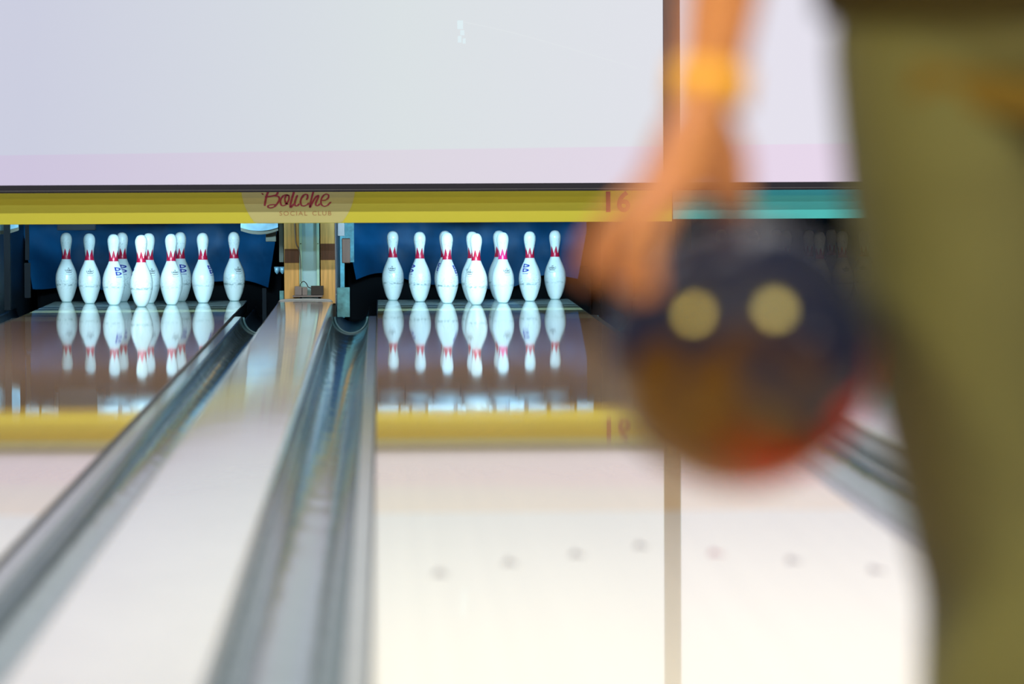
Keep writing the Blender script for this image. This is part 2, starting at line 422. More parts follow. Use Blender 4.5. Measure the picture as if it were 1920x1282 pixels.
# ------------------------------------------------------------------ masks with the club sign
YM = 16.70
def mask(x0, x1, m, label, zb=.463):
    t = empty('mask_panel', ((x0+x1)/2, YM, zb)); tag(t, label, 'panel')
    bx('panel', -(x1-x0)/2, (x1-x0)/2, 0, .03, 0, 1.15-zb, m, t, .002)
    return t
my = mask(-4.60, .926, M['yellow'], 'long yellow panel over the two near racks of pins with red lettering')
mt = mask(.930, 6.40, M['teal'], 'teal panel over the third lane, right of the ball', .474)
ox = (-4.60+.926)/2
def on_mask(o):
    o.parent = my; return o
# pale round emblem cut off by the panel's lower edge
cxm, czm, rm = -.914-ox, .647-.463, .280
bm = bmesh.new(); n = 64; top = []
pts = [(cxm+rm*math.cos(2*PI*k/n), max(0.002, czm+rm*math.sin(2*PI*k/n))) for k in range(n)]
f = bm.faces.new([bm.verts.new((x, -.0015, z)) for x, z in pts])
ex = bmesh.ops.extrude_face_region(bm, geom=[f])
for v in [g for g in ex['geom'] if isinstance(g, bmesh.types.BMVert)]: v.co.y = 0
o = on_mask(link('round_emblem', bm, M['disc'])); o['label'] = 'pale disc behind the lettering'
# script word, traced as brush strokes (units: 1/12 px of the crop -> metres)
K = 1/12/381.0
X0, Z0 = -.914-ox, .645-.463      # image px (559,348)
def LP(p): return (X0+(480+p[0]/12-559)/381.0, Z0-(350+p[1]/12-348)/381.0)
strokes = [
 ([(150, 60), (230, 20), (330, 0), (300, 60), (265, 120), (235, 210), (215, 300), (200, 380), (196, 415)], 17),
 ([(300, 0), (400, -20), (480, 30), (490, 110), (460, 165), (380, 190), (290, 205), (200, 212)], 16),
 ([(120, 130), (160, 150), (140, 155)], 12),
 ([(400, 190), (490, 200), (525, 250), (500, 330), (440, 410), (380, 450), (310, 460), (268, 435), (290, 402), (370, 388), (440, 392)], 15),
 ([(735, 185), (680, 168), (610, 195), (560, 270), (550, 350), (580, 405), (640, 405), (700, 350), (740, 260), (735, 185), (680, 190), (650, 260), (670, 350), (730, 385)], 14),
 ([(860, 60), (840, 150), (800, 280), (772, 390), (775, 450), (820, 410), (850, 370)], 17),
 ([(935, 175), (900, 250), (872, 340), (880, 405), (925, 415), (975, 370)], 16),
 ([(1130, 285), (1160, 230), (1150, 170), (1090, 165), (1030, 230), (1000, 320), (1020, 400), (1080, 420), (1150, 390), (1190, 350)], 15),
 ([(1300, 60), (1275, 150), (1240, 280), (1208, 400), (1215, 450), (1240, 400), (1290, 300), (1350, 215), (1400, 190), (1390, 250), (1345, 340), (1345, 400), (1385, 415), (1440, 370)], 15),
 ([(1480, 298), (1560, 290), (1625, 235), (1625, 175), (1560, 158), (1490, 220), (1458, 310), (1470, 390), (1530, 430), (1600, 410), (1660, 355), (1690, 335)], 13),
]
bm = bmesh.new(); zz = 0
for pts, wd in strokes:
    sp = [LP(p) for p in spline(pts, 6)]; wd = wd*K*1.0; zz += .00005
    L, Rr = [], []
    for i, p in enumerate(sp):
        a = sp[max(0, i-1)]; b = sp[min(len(sp)-1, i+1)]; d = Vector((b[0]-a[0], b[1]-a[1]))
        d = d.normalized() if d.length > 1e-9 else Vector((1, 0)); nn = Vector((-d.y, d.x))
        e = min(1, (min(i, len(sp)-1-i)+1)/4)
        ww = wd*1.25*(.45+.55*e)*(1.15 if abs(d.y) > .6 else .75)
        L.append(bm.verts.new((p[0]+nn.x*ww, -.003-zz, p[1]+nn.y*ww))); Rr.append(bm.verts.new((p[0]-nn.x*ww, -.003-zz, p[1]-nn.y*ww)))
    for i in range(len(sp)-1): bm.faces.new((L[i], L[i+1], Rr[i+1], Rr[i]))
o = on_mask(link('script_lettering', bm, M['wine'])); o['label'] = 'wine red handwritten word'
for word, xa, xb in (('SOCIAL', 525, 1150), ('CLUB', 1262, 1690)):
    t = text_mesh(word, .0305, M['tan_ink'], 'small_lettering', my, 0, 1.25, .0005)
    vx = [v.co.x for v in t.data.vertices]; sx = ((xb-xa)*K)/(max(vx)-min(vx)); mid = (max(vx)+min(vx))/2
    for v in t.data.vertices: v.co.x = (v.co.x-mid)*sx
    t.location = (LP(((xa+xb)/2, 0))[0], -.003, LP((0, 632))[1]); t.rotation_euler.x = PI/2
t = text_mesh('16', .135, M['wine'], 'lane_number', my, .0042, 1.12, .0006)
t.location = (.648-ox, -.003, .516-.463); t.rotation_euler.x = PI/2
t['label'] = 'red lane number 16'

# ------------------------------------------------------------------ projection screens hanging before the panels
YS = 16.50
def screen(x0, x1, m, label, mid):
    t = empty('projection_screen', (0, YS, 0)); tag(t, label, 'screen')
    bx('screen_fabric', x0, x1, 0, .012, .655, 3.3, m, t)
    bx('bottom_bar', x0-.02, x1+.02, -.012, .030, .6175, .656, M['bar_black'], t, .003)
    bx('edge_strip', x0-.02, x1+.02, -.0155, -.0125, .6265, .6295, M['bar_gloss'], t)
    return t
T1 = ((.54, .56, .69), (.635, .69, .72), (.69, .70, .77)); T2 = ((.72, .70, .77), (.72, .70, .80), (.70, .70, .78))
sc = screen(-4.6, .868, screen_mat('left_picture', -.7, T1), 'large pale projection screen with pinkish lower strip over the yellow panel', 0)
# ghost of the projected picture: a tiny pale blue figure and thin line
gh = emis('projected_ghost', (.66, .78, .83), 1.0)
bm = bmesh.new()
for x0, x1, z0, z1 in ((-.132, -.104, 1.405, 1.447), (-.118, -.098, 1.375, 1.40), (-.130, -.112, 1.34, 1.372), (-.106, -.092, 1.335, 1.36)):
    box(bm, x0, x1, -.001, 0, z0, z1, .006 if 0 else 0)
o = link('projected_figure', bm, gh, sc); o['label'] = 'faint pale blue figure'
bm = bmesh.new(); tube(bm, spline([(-.10, -.0005, 1.44), (.2, -.0005, 1.37), (.75, -.0005, 1.21)], 6), .0012, 4)
o = link('projected_line', bm, emis('projected_ghost_line', (.70, .74, .77), 1.0), sc); o['label'] = 'faint white line'
screen(.952, 6.4, screen_mat('right_picture', 1.6, T2), 'white-lilac projection screen seen between the arm and the olive trousers', 0)
tag(bx('screen_post', .871, .949, YS-.01, YS+.03, .657, 3.6, M['post']), 'narrow dark brown vertical post between the two screens', 'post')

# ------------------------------------------------------------------ pit: curtains, kickbacks, pinsetter
def curtain(x0, x1, label):
    t = empty('pit_curtain', ((x0+x1)/2, 19.9, 0)); tag(t, label, 'curtain')
    bm = bmesh.new(); nx, nz = 60, 26; g = []
    w_ = x1-x0; rnd = random.Random(int(x0*100))
    ph = [rnd.uniform(0, 6) for _ in range(6)]
    for j in range(nz+1):
        z = .075+(1.0-.075)*j/nz; row = []
        for i in range(nx+1):
            u = i/nx; x = -w_/2+w_*u
            taper = (1-min(1, j/8))*.05*(1 if u > .5 else -1)*abs(u-.5)*2
            y = .16*(abs(u-.5)*2)**3*-1 + .014*math.sin(9*u+ph[0]+z*6)+.010*math.sin(23*u-z*12+ph[1])+.006*math.sin(47*u+z*31+ph[2])*min(1, z*2)
            zz_ = z + (.035*math.sin(u*7+ph[3])+.02*math.sin(u*17+ph[4]))*(1-min(1, j/5))
            row.append(bm.verts.new((x-taper, y, zz_)))
        g.append(row)
    for j in range(nz):
        for i in range(nx): bm.faces.new((g[j][i], g[j][i+1], g[j+1][i+1], g[j+1][i]))
    link('cloth', bm, M['blue_curtain'], t, True)
    bx('top_rail', -w_/2, w_/2, -.02, .02, .99, 1.03, M['black'], t)
    return t
curtain(-2.53, -1.10, 'dark blue pit curtain behind the left rack of pins')
curtain(-.70, .66, 'dark blue pit curtain behind the middle rack of pins')
curtain(1.13, 2.52, 'dark pit curtain behind the third lane')
for c, s in ((LC[0], 'left'), (LC[1], 'middle'), (LC[2], 'third')):
    tag(bx('pit_cushion', c-.70, c+.70, 20.0, 20.15, -.16, .16, M['black'], None, .02), 'black cushion low behind the %s rack of pins' % s, 'cushion')
def kickback(x0, x1, label, detailed):
    t = empty('kickback_pillar', ((x0+x1)/2, 17.2, 0)); tag(t, label, 'pillar')
    h = (x1-x0)/2
    bx('side_panel', -h, -h+.018, .03, 2.9, -.15, .95, M['darkblue'], t)
    bx('side_panel', h-.018, h, .03, 2.9, -.15, .95, M['darkblue'], t)
    for s in (-1, 1):
        a = sorted((s*h, s*(h-.076)))
        bm = bmesh.new(); box(bm, a[0], a[1], 0, .03, .05, .95, .002); link('plywood_board', bm, M['darkblue'] if detailed is None else M['ply'], t)
    if detailed:
        # dark brown stained blocks across the boards, metal channel between
        b = bx('stain_band', -h+.002, -h+.0755, -.002, 0, .256, .326, M['plydark'], t); b['label'] = 'dark brown band on the left board'
        b = bx('stain_band', h-.0755, h-.002, -.002, 0, .27, .352, M['plydark'], t); b['label'] = 'dark brown band on the right board'
        bx('metal_channel', -.040, .040, .012, .024, .05, .95, M['alu'], t)
        for x, s in ((-.047, 1), (.040, 1)):
            e = bx('channel_edge', x-.006, x+.008, -.004, .026, .13, .95, M['alu_mint'], t, .001)
            bm = bmesh.new(); bmesh.ops.create_cone(bm, segments=12, radius1=.0024, radius2=.0024, depth=.002, cap_ends=True, matrix=Matrix.Translation((x+.001, -.005, .352)) @ Matrix.Rotation(PI/2, 4, 'X'))
            link('screw', bm, M['black'], e)
        bm = bmesh.new(); tube(bm, spline([(-.075, -.004, .46), (-.072, -.004, .38), (-.066, -.005, .345), (-.052, -.006, .315), (-.047, -.006, .25), (-.046, -.006, .16)], 6), .0024)
        link('cable', bm, M['greybox'], t, True)
        bx('corner_trim', h-.003, h+.001, -.003, .02, .05, .95, M['greybox'], t)
    else:
        bx('metal_channel', -h+.08, h-.08, .012, .024, .05, .95, M['darkblue'] if detailed is None else M['alu'], t)
    return t
kickback(-2.786, -2.53, 'kickback wall at the far left edge, beside the left rack of pins', False)
kickback(-.997, -.738, 'plywood pillar with a metal channel between the two racks of pins', True)
kickback(.765, 1.06, 'kickback pillar hidden behind the hand, right of the middle lane', None)
# sensor boxes on a little shelf at the pillar foot
t = empty('sensor_unit', (-.872, 17.165, .085)); tag(t, 'grey and dark sensor boxes with a looped cable at the plywood pillar foot', 'sensor')
bx('shelf', -.082, .068, -.02, .034, 0, .008, M['greybox'], t, .001)
a = bx('sensor_box', -.072, -.036, -.018, .015, .009, .054, M['greybox'], t, .002)
a = bx('sensor_box', -.034, -.008, -.018, .015, .009, .050, M['greybox'], t, .002)
a = bx('sensor_box', .010, .073, -.018, .015, .009, .056, M['darkbox'], t, .002); a['label'] = 'dark sensor box'
bm = bmesh.new(); tube(bm, spline([(-.045, -.005, .052), (-.040, -.006, .070), (-.026, -.006, .078), (-.012, -.006, .066), (-.004, -.006, .050), (.012, -.006, .044)], 8), .0022)
link('looped_cable', bm, M['darkbox'], t, True)
# things on the machine sides
def tagbx(name, label, cat, *a, **k): return tag(bx(name, *a, **k), label, cat)
tagbx('guard_plate', 'weathered teal plate standing just right of the plywood pillar', 'plate', -.732, -.668, 17.22, 17.235, -.02, .130, M['teal_plate'], bev=.002)
tagbx('guard_plate', 'narrow pale blue plate just left of the plywood pillar', 'plate', -1.022, -1.000, 17.22, 17.235, .03, .115, M['teal_plate'], bev=.002)
tagbx('wood_block', 'small wooden block right of the pillar, left of the curtain', 'block', -.716, -.672, 18.2, 18.26, .228, .358, M['plydark'], bev=.004)
tagbx('machine_rail', 'pale blue vertical machine rail between the pillar and the right curtain', 'rail', -.735, -.712, 19.22, 19.28, -.1, .60, M['teal_plate'])
tagbx('machine_rail', 'pale blue back rail behind the small wooden block', 'rail', -.728, -.66, 19.5, 19.54, .20, .60, M['teal_plate'])
tagbx('machine_post', 'olive grey machine post between the left curtain and the pillar', 'post', -1.052, -1.030, 18.4, 18.44, .23, .60, M['olive_rim'])
tagbx('machine_post', 'dark upright machine post at the far left edge behind the gutter', 'post', -2.47, -2.44, 17.9, 17.95, .0, .60, M['black'])
tagbx('machine_rail', 'dim olive upright rail at the far left, beside the left curtain', 'rail', -2.395, -2.375, 18.3, 18.33, .25, .60, M['black'])
tagbx('machine_bracket', 'dim grey bracket at the far left, low beside the left curtain', 'bracket', -2.40, -2.37, 18.3, 18.33, .05, .235, M['black'])
tagbx('pit_reflection_strip', 'faint upright strip standing in for a reflection, low right of the left rack', 'strip', -1.150, -1.128, 18.6, 18.62, -.1, .085, M['black'])  # added strip in place of an upright reflection in the pit
def cup_pair():
    t = empty('cable_cup', (-1.037, 17.9, .20)); tag(t, 'small pair of glassy cups low left of the pillar', 'cup')
    for s in (-.014, .014):
        bm = bmesh.new(); lathe(bm, [(.002, -.02), (.012, -.008), (.016, .018), (.014, .018), (.010, -.004), (0, -.01)], 16, False)
        o = link('cup', bm, M['shade_metal'], t, True); o.location = (s, 0, 0)
cup_pair()
def curved_plate(cx, y, z, label):
    """a bowed plate, seen as a shallow dish edge under the mask"""
    t = empty('curved_guard', (cx, y, z)); tag(t, label, 'guard')
    def arc(w2, d, z0, z1, yy, m, name):
        bm = bmesh.new(); n = 20
        lo = [(-w2+2*w2*i/n) for i in range(n+1)]
        f = lambda x: z0-d*(1-(x/w2)**2)
        A = [bm.verts.new((x, yy, f(x))) for x in lo]; B = [bm.verts.new((x, yy, z1)) for x in lo]
        C_ = [bm.verts.new((x, yy+.012, f(x))) for x in lo]; D = [bm.verts.new((x, yy+.012, z1)) for x in lo]
        for i in range(n):
            bm.faces.new((A[i], A[i+1], B[i+1], B[i])); bm.faces.new((C_[i], D[i], D[i+1], C_[i+1])); bm.faces.new((A[i], C_[i], C_[i+1], A[i+1])); bm.faces.new((B[i], B[i+1], D[i+1], D[i]))
        bm.faces.new((A[0], B[0], D[0], C_[0])); bm.faces.new((A[n], C_[n], D[n], B[n]))
        return link(name, bm, m, t)
    arc(.098, .018, .018, .12, 0, M['shade_metal'], 'plate')
    arc(.098, .020, .001, .018, .016, M['olive_rim'], 'rim')
curved_plate(-1.145, 18.0, .404, 'pale blue curved guard hanging left of the pillar above the last pin')
curved_plate(-2.500, 18.0, .412, 'pale blue curved guard at the far left corner under the yellow panel')
# pinsetter tables (mirrored in the lanes)
def pinsetter(c, label, tl, tr, extra):
    t = empty('pinsetter', (c, 18.55, .50)); tag(t, label, 'machine', 'pinsetting machines above the racks')
    bx('table', tl, tr, -.80, 1.10, .115, .135, M['darkbox'], t)
    for k in range(4):
        for i in range(k+1):
            bm = bmesh.new(); lathe(bm, [(.070, 0), (.074, .0), (.074, .115), (.070, .115)], 20, False)
            o = link('spotting_cup', bm, M['pinsetter'], t, True); o.location = ((i-k/2)*.3048, -.26+k*.264, 0)
    for nm_, x0, x1, y0, y1, z0, z1, m_ in extra: bx(nm_, x0-c, x1-c, y0-18.55, y1-18.55, z0-.5, z1-.5, M[m_], t, .003)
    rn = random.Random(3); x = -.62
    while x < .56:
        wd = rn.uniform(.05, .16); zb = rn.uniform(.010, .045)
        bx('cross_bar', x, min(x+wd, .62), -.30, -.26, zb, .114, M['shade_metal'], t, .004); x += wd+rn.uniform(.004, .02)
pinsetter(LC[0], 'pale metal pinsetting machine above the left rack, seen mirrored in the left lane', -.748, .781, [('sweep_bar', -2.20, -2.00, 17.98, 18.02, .412, .616, 'black'), ('machine_bracket', -1.115, -1.060, 18.1, 18.16, .345, .616, 'olive_rim')])
pinsetter(LC[1], 'pale metal pinsetting machine above the middle rack, seen mirrored in the middle lane', -.736, .763, [('machine_bracket', -.735, -.700, 18.0, 18.1, .375, .616, 'greybox')])
for c, s in ((LC[0], 'left'), (LC[1], 'middle')):
    t = empty('pin_lamp', (c, 16.762, .66)); tag(t, 'lamp housing hidden behind the yellow panel over the %s lane' % s, 'lamp')
    bx('housing', -.70, .70, -.03, .03, 0, .05, M['greybox'], t)

# ------------------------------------------------------------------ pins
IN = .0254
PR = [(0, 1.0), (.12, 1.015), (.75, 1.414), (1.5, 1.72), (2.25, 1.953), (3.375, 2.255), (4.5, 2.383), (5.2, 2.35), (5.875, 2.2815), (6.6, 2.09), (7.25, 1.8515), (8, 1.52), (8.625, 1.236), (9.0, 1.09), (9.375, .9825),
      (10, .8985), (10.5, .905), (10.875, .935), (11.3, .985), (11.75, 1.047), (12.2, 1.13), (12.625, 1.203), (13.1, 1.262), (13.5, 1.2735), (13.9, 1.235), (14.3, 1.10), (14.6, .915), (14.8, .70), (14.93, .42), (15, 0)]
def rad(z):
    h = z/IN
    for (a, ra), (b, rb) in zip(PR, PR[1:]):
        if a <= h <= b: return (ra+(rb-ra)*(h-a)/(b-a))*IN
    return .02
zs = sorted(set([i*.2 for i in range(75)]+[p[0] for p in PR]))
dense = spline([(r, z) for z, r in PR], 4)
def body_mesh():
    bm = bmesh.new(); lathe(bm, [(max(0, r)*IN, z*IN) for r, z in dense if z >= .12], 40, True)
    me = bpy.data.meshes.new('pin_body'); bmesh.ops.recalc_face_normals(bm, faces=bm.faces[:]); bm.to_mesh(me); bm.free()
    for p in me.polygons: p.use_smooth = True
    me.materials.append(M['pin']); return me
def rad2(z):
    h = z/IN
    for (ra, a), (rb, b) in zip(dense, dense[1:]):
        if a <= h <= b and b > a: return (ra+(rb-ra)*(h-a)/(b-a))*IN
    return rad(z)
def wrapm(me, eps):
    """bend a flat XZ mark (x right, y = height) onto the pin's front"""
    for v in me.vertices:
        x, z = v.co.x, v.co.y; r = rad2(z)+eps+v.co.z
        a = x/rad2(z); v.co = Vector((r*math.sin(a), -r*math.cos(a), z))
def crown_mesh(m):
    bm = bmesh.new(); seg = 72; pts = 6; g = []
    z0, z1, z2 = 9.25*IN, 9.95*IN, 11.65*IN
    for i in range(seg):
        u = (i/seg*pts) % 1; tri = 1-abs(u-.5)*2
        # phase so a point faces front-left/right like the photo
        top = z1+(z2-z1)*tri
        col = []
        for k in range(9):
            z = z0+(top-z0)*k/8; r = rad2(z)+.0005; a = 2*PI*i/seg - PI/2
            col.append(bm.verts.new((r*math.cos(a), r*math.sin(a), z)))
        g.append(col)
    for i in range(seg):
        for k in range(8): bm.faces.new((g[i][k], g[(i+1) % seg][k], g[(i+1) % seg][k+1], g[i][k+1]))
    me = bpy.data.meshes.new('crown_stripe'); bmesh.ops.recalc_face_normals(bm, faces=bm.faces[:]); bm.to_mesh(me); bm.free()
    for p in me.polygons: p.use_smooth = True
    me.materials.append(m); return me
def merge(parts, m, name):
    bm = bmesh.new()
    for me in parts: bm.from_mesh(me)
    me = bpy.data.meshes.new(name); bm.to_mesh(me); bm.free(); me.materials.append(m); return me
def flat(polys):
    bm = bmesh.new()
    for p in polys:
        bm.faces.new([bm.verts.new((x, y, 0)) for x, y in p])
    bmesh.ops.subdivide_edges(bm, edges=bm.edges[:], cuts=2, use_grid_fill=True)
    me = bpy.data.meshes.new('f'); bm.to_mesh(me); bm.free(); return me
def rect(x0, x1, y0, y1): return [(x0, y0), (x1, y0), (x1, y1), (x0, y1)]
o = text_mesh('USBC', .0135, None, 'u', None, .0004, 1.05, 0, 1.25)
for v in o.data.vertices: v.co.y += .170
ut = o.data.copy(); bpy.data.objects.remove(o)
arc = []
for i in range(10):
    a0, a1 = PI+PI*i/10, PI+PI*(i+1)/10
    arc.append([(.019*math.cos(a0), .156+.006*math.sin(a0)), (.019*math.cos(a1), .156+.006*math.sin(a1)), (.0182*math.cos(a1), .1570+.006*math.sin(a1)), (.0182*math.cos(a0), .1570+.006*math.sin(a0))])
um = merge([ut, flat([rect(-.016, .016, .162, .1652), rect(-.004, -.0025, .185, .190), rect(-.001, .001, .184, .189), rect(.0025, .004, .185, .190), rect(-.005, .005, .182, .1835)]+arc)], M['ink'], 'league_emblem')
wrapm(um, .0006)
def drop(zc, h, w0, w1):
    p = [(w0, zc-h), (w0, zc+h)]
    for k in range(1, 8):
        t = k/8; p.append((w0+(w1-w0)*t, zc+h*math.sqrt(max(0, 1-t*t))*(1-.15*t)))
    p.append((w1, zc))
    for k in range(7, 0, -1):
        t = k/8; p.append((w0+(w1-w0)*t, zc-h*math.sqrt(max(0, 1-t*t))*(1-.15*t)))
    return p
def ring_poly(zc):     # a ring of four quads shaped D with hole
    o_, i_ = drop(zc, .0108, -.018, .022), drop(zc, .0052, -.009, .008)
    n_ = len(o_); return [[o_[k], o_[(k+1) % n_], i_[(k+1) % n_], i_[k]] for k in range(n_)]
bt = [rect(-.017+.006*k, -.0135+.006*k, .1485, .1535) for k in range(6)]
bmn = merge([flat(ring_poly(.1935)+ring_poly(.1695)+[rect(-.003, -.001, .1915, .1965), rect(.001, .003, .1915, .1965), rect(-.003, .002, .1675, .170)]+bt)], M['blue_ink'], 'maker_emblem')
wrapm(bmn, .0006)
BODY = body_mesh(); CR = crown_mesh(M['red']); CRH = crown_mesh(M['red_hot'])
bm = bmesh.new(); lathe(bm, [(.97*IN, 0), (1.0*IN, .03*IN), (1.0*IN, .125*IN)], 40, True)
BASE = bpy.data.meshes.new('base_ring'); bm.to_mesh(BASE); bm.free(); BASE.materials.append(M['base'])

proto = empty('bowling_pin')
def child(name, me, par, rz=0):
    o = bpy.data.objects.new(name, me); COL.objects.link(o); o.parent = par; o.rotation_euler.z = rz; return o
child('body', BODY, proto); child('crown_stripe', CR, proto)
e1 = child('league_emblem', um, proto); e2 = child('maker_emblem', bmn, proto, PI); child('base_ring', BASE, proto)
e2['label'] = 'blue printed emblem'
first = [True]
def pin(x, y, rot, label, group, hot=False, marks=True):
    if first[0]: r = proto; first[0] = False
    else:
        r = proto.copy(); COL.objects.link(r)
        for ch in proto_children:
            c = ch.copy(); COL.objects.link(c); c.parent = r
            if hot and ch.name.startswith('crown'): c.data = CRH
    r.location = (x, y, 0.0005); r.rotation_euler.z = R(rot)
    tag(r, label, 'bowling pin', group)
proto_children = list(proto.children)
rr = .264; HY = 18.29
GM, GL, GT = 'pins of the middle rack', 'pins of the left rack', 'pins of the third rack'
mid = [(-.0036, 0, -42, 'middle lane front pin of the rack, scuffed grey line round its belly'),
 (-.1533, 1, 250, 'middle lane pin standing directly left of the front pin'),
 (.1466, 1, 25, 'middle lane pin directly right of the front pin, clean belly and bright pink-red crown'),
 (-.2978, 2, 118, 'middle lane pin second from the left, blue emblem on its left side'),
 (-.012, 2, -20, 'middle lane pin hidden behind the front pin, head peeking out on its left'),
 (.3023, 2, 150, 'middle lane pin with two blue drop-shaped emblems, second from the right'),
 (-.4440, 3, -5, 'middle lane leftmost pin at the back, black emblem facing forward'),
 (-.1550, 3, 140, 'middle lane back pin hidden behind the third pin from the left'),
 (.1420, 3, 60, 'middle lane back pin hidden behind the pin with the bright pink-red crown'),
 (.4517, 3, -20, 'middle lane rightmost pin at the back, beside the blurred hand')]
for x, k, a, lb in mid: pin(x, HY+k*rr, a, lb, GM, hot=(k == 1 and x > 0))
left = [(-1.7802, 0, 93, 'left lane front pin of the rack, speckled with no emblem showing', False),
 (-1.9445, 1, 215, 'left lane pin left of the front pin, blue emblem on its right side', True),
 (-1.6357, 1, 28, 'left lane pin right of the front pin, black emblem on its right side', True),
 (-2.0933, 2, 8, 'left lane pin second from the left with a black emblem and scuffed belly', True),
 (-1.7701, 2, 22, 'left lane pin partly hidden behind the right side of the front pin', True),
 (-1.4776, 2, 245, 'left lane pin second from the right, smooth, blue emblem at its right edge', True),
 (-2.2391, 3, 20, 'left lane leftmost pin, smooth and clean with a black emblem', True),
 (-1.9318, 3, 190, 'left lane back pin peeking out right of the pin with the blue emblem', True),
 (-1.6124, 3, 200, 'left lane back pin with blue emblem, half hidden right of the smooth pin', True),
 (-1.3176, 3, 30, 'left lane rightmost pin, dark scuff line round its lower belly', True)]
for x, k, a, lb, mk in left: pin(x, HY+k*rr, a, lb, GL, marks=mk)
nm = ['front pin', 'pin front left', 'pin front right', 'third row left pin', 'third row centre pin', 'third row right pin', 'back row left pin', 'back row second pin', 'back row third pin', 'back row right pin']
q = 0
for k in range(4):
    for i in range(k+1):
        pin(LC[2]+(i-k/2)*.3048, HY+k*rr, random.uniform(-60, 60), 'dim blurred third lane pin beneath the teal panel, %s of its rack' % nm[q], GT); q += 1

# ------------------------------------------------------------------ ball
BC = Vector((-.2190, .27, .6045)); BR = .1105
t = empty('bowling_ball', BC); tag(t, 'blurred navy and dark red marbled bowling ball hanging from the hand', 'bowling ball')
bm = bmesh.new(); bmesh.ops.create_uvsphere(bm, u_segments=64, v_segments=40, radius=BR); link('shell', bm, M['ball'], t, True)
for d in (Vector((-.083, -.046, .0515)), Vector((-.80, .09, .36)), Vector((-.10, .30, .95))):
    d.normalize(); bm = bmesh.new()
    bmesh.ops.create_cone(bm, segments=24, radius1=.0135, radius2=.0135, depth=.006, cap_ends=True, matrix=Matrix.Translation(d*(BR-.0022)) @ d.to_track_quat('Z', 'Y').to_matrix().to_4x4())
    link('finger_hole', bm, M['hole'], t)

# ------------------------------------------------------------------ person
def capsule(bm, a, b, ra, rb, seg=14):
    a, b = Vector(a), Vector(b); d = b-a; L = d.length
    q = d.to_track_quat('Z', 'Y').to_matrix().to_4x4() if L > 1e-6 else Matrix()
    prof = [(0, -ra)]+[(ra*math.sin(PI/2*k/5), -ra*math.cos(PI/2*k/5)) for k in range(1, 6)]
    prof += [(rb*math.cos(PI/2*k/5), L+rb*math.sin(PI/2*k/5)) for k in range(0, 5)]+[(0, L+rb)]
    rings = []
    Mx = Matrix.Translation(a) @ q
    for r, z in prof:
        if r < 1e-9: rings.append([bm.verts.new(Mx @ Vector((0, 0, z)))])
        else: rings.append([bm.verts.new(Mx @ Vector((r*math.cos(2*PI*i/seg), r*math.sin(2*PI*i/seg), z))) for i in range(seg)])
    for x, y in zip(rings, rings[1:]):
        for i in range(seg):
            j = (i+1) % seg
            if len(x) == 1: bm.faces.new((x[0], y[j], y[i]))
            elif len(y) == 1: bm.faces.new((x[i], x[j], y[0]))
            else: bm.faces.new((x[i], x[j], y[j], y[i]))
def chain(bm, pts):
    for (p, r), (q_, s) in zip(pts, pts[1:]): capsule(bm, p, q_, r, s)
def ell(bm, c, rx, ry, rz, seg=20):
    bmesh.ops.create_uvsphere(bm, u_segments=seg, v_segments=14, radius=1, matrix=Matrix.Translation(c) @ Matrix.Diagonal((rx, ry, rz, 1)))
def solid(name, bm, vox, m, parent, smooth=3):
    """fuse overlapping closed shapes into one continuous skin"""
    o = link(name, bm, m, None)
    md = o.modifiers.new('r', 'REMESH'); md.mode = 'VOXEL'; md.voxel_size = vox; md.use_smooth_shade = True
    ms = o.modifiers.new('s', 'SMOOTH'); ms.factor = .5; ms.iterations = smooth
    dg = bpy.context.evaluated_depsgraph_get(); me = bpy.data.meshes.new_from_object(o.evaluated_get(dg))
    old = o.data; o.modifiers.clear(); o.data = me; bpy.data.meshes.remove(old)
    if not me.materials: me.materials.append(m)
    for p in me.polygons: p.use_smooth = True
    o.parent = parent
    return o
PX, PY = .04, .36
P = empty('person', (PX, PY, 0)); tag(P, 'blurred person in olive trousers and dark top, holding the ball in a hanging hand', 'person')
def W(x, y, z): return (x-PX, y-PY, z)
bm = bmesh.new()
# trunk and neck
ell(bm, W(.04, .36, .97), .155, .105, .13); ell(bm, W(.04, .36, 1.12), .135, .095, .16); ell(bm, W(.04, .37, 1.30), .165, .105, .16)
chain(bm, [(W(-.10, .37, 1.41), .058), (W(.04, .37, 1.45), .07), (W(.18, .37, 1.41), .058)])
chain(bm, [(W(.04, .37, 1.44), .060), (W(.04, .375, 1.53), .055)])
# head facing the lanes (+Y)
ell(bm, W(.04, .385, 1.645), .077, .095, .105); ell(bm, W(.04, .415, 1.585), .058, .066, .060)
chain(bm, [(W(.04, .474, 1.66), .009), (W(.04, .496, 1.617), .014)])
for s in (-1, 1):
    ell(bm, W(.04+s*.076, .375, 1.63), .010, .020, .032, 10)
    ell(bm, W(.04+s*.035, .462, 1.632), .026, .012, .018, 10)
# legs
for sx, kx, ky, ax, ay in ((-.045, -.005, .40, .015, .34), (.125, .145, .50, .15, .30)):
    chain(bm, [(W(sx, .36, .90), .085), (W((sx+kx)/2, (.36+ky)/2, .70), .072), (W(kx, ky, .50), .053), (W((kx*2+ax)/3, (ky*2+ay)/3-.01, .38), .054), (W(ax, ay, .10), .036)])
    chain(bm, [(W(ax, ay, .06), .036), (W(ax-.01, ay+.14, .045), .030)])
# left arm hanging to the ball
chain(bm, [(W(-.125, .37, 1.40), .054), (W(-.185, .36, 1.25), .045), (W(-.212, .35, 1.12), .038), (W(-.217, .33, 1.06), .039), (W(-.225, .305, .93), .034), (W(-.238, .29, .855), .028), (W(-.243, .285, .825), .027)])
# right arm, out of the frame
chain(bm, [(W(.205, .37, 1.40), .054), (W(.255, .36, 1.25), .045), (W(.285, .37, 1.12), .038), (W(.30, .42, 1.0), .034), (W(.31, .47, .88), .025)])
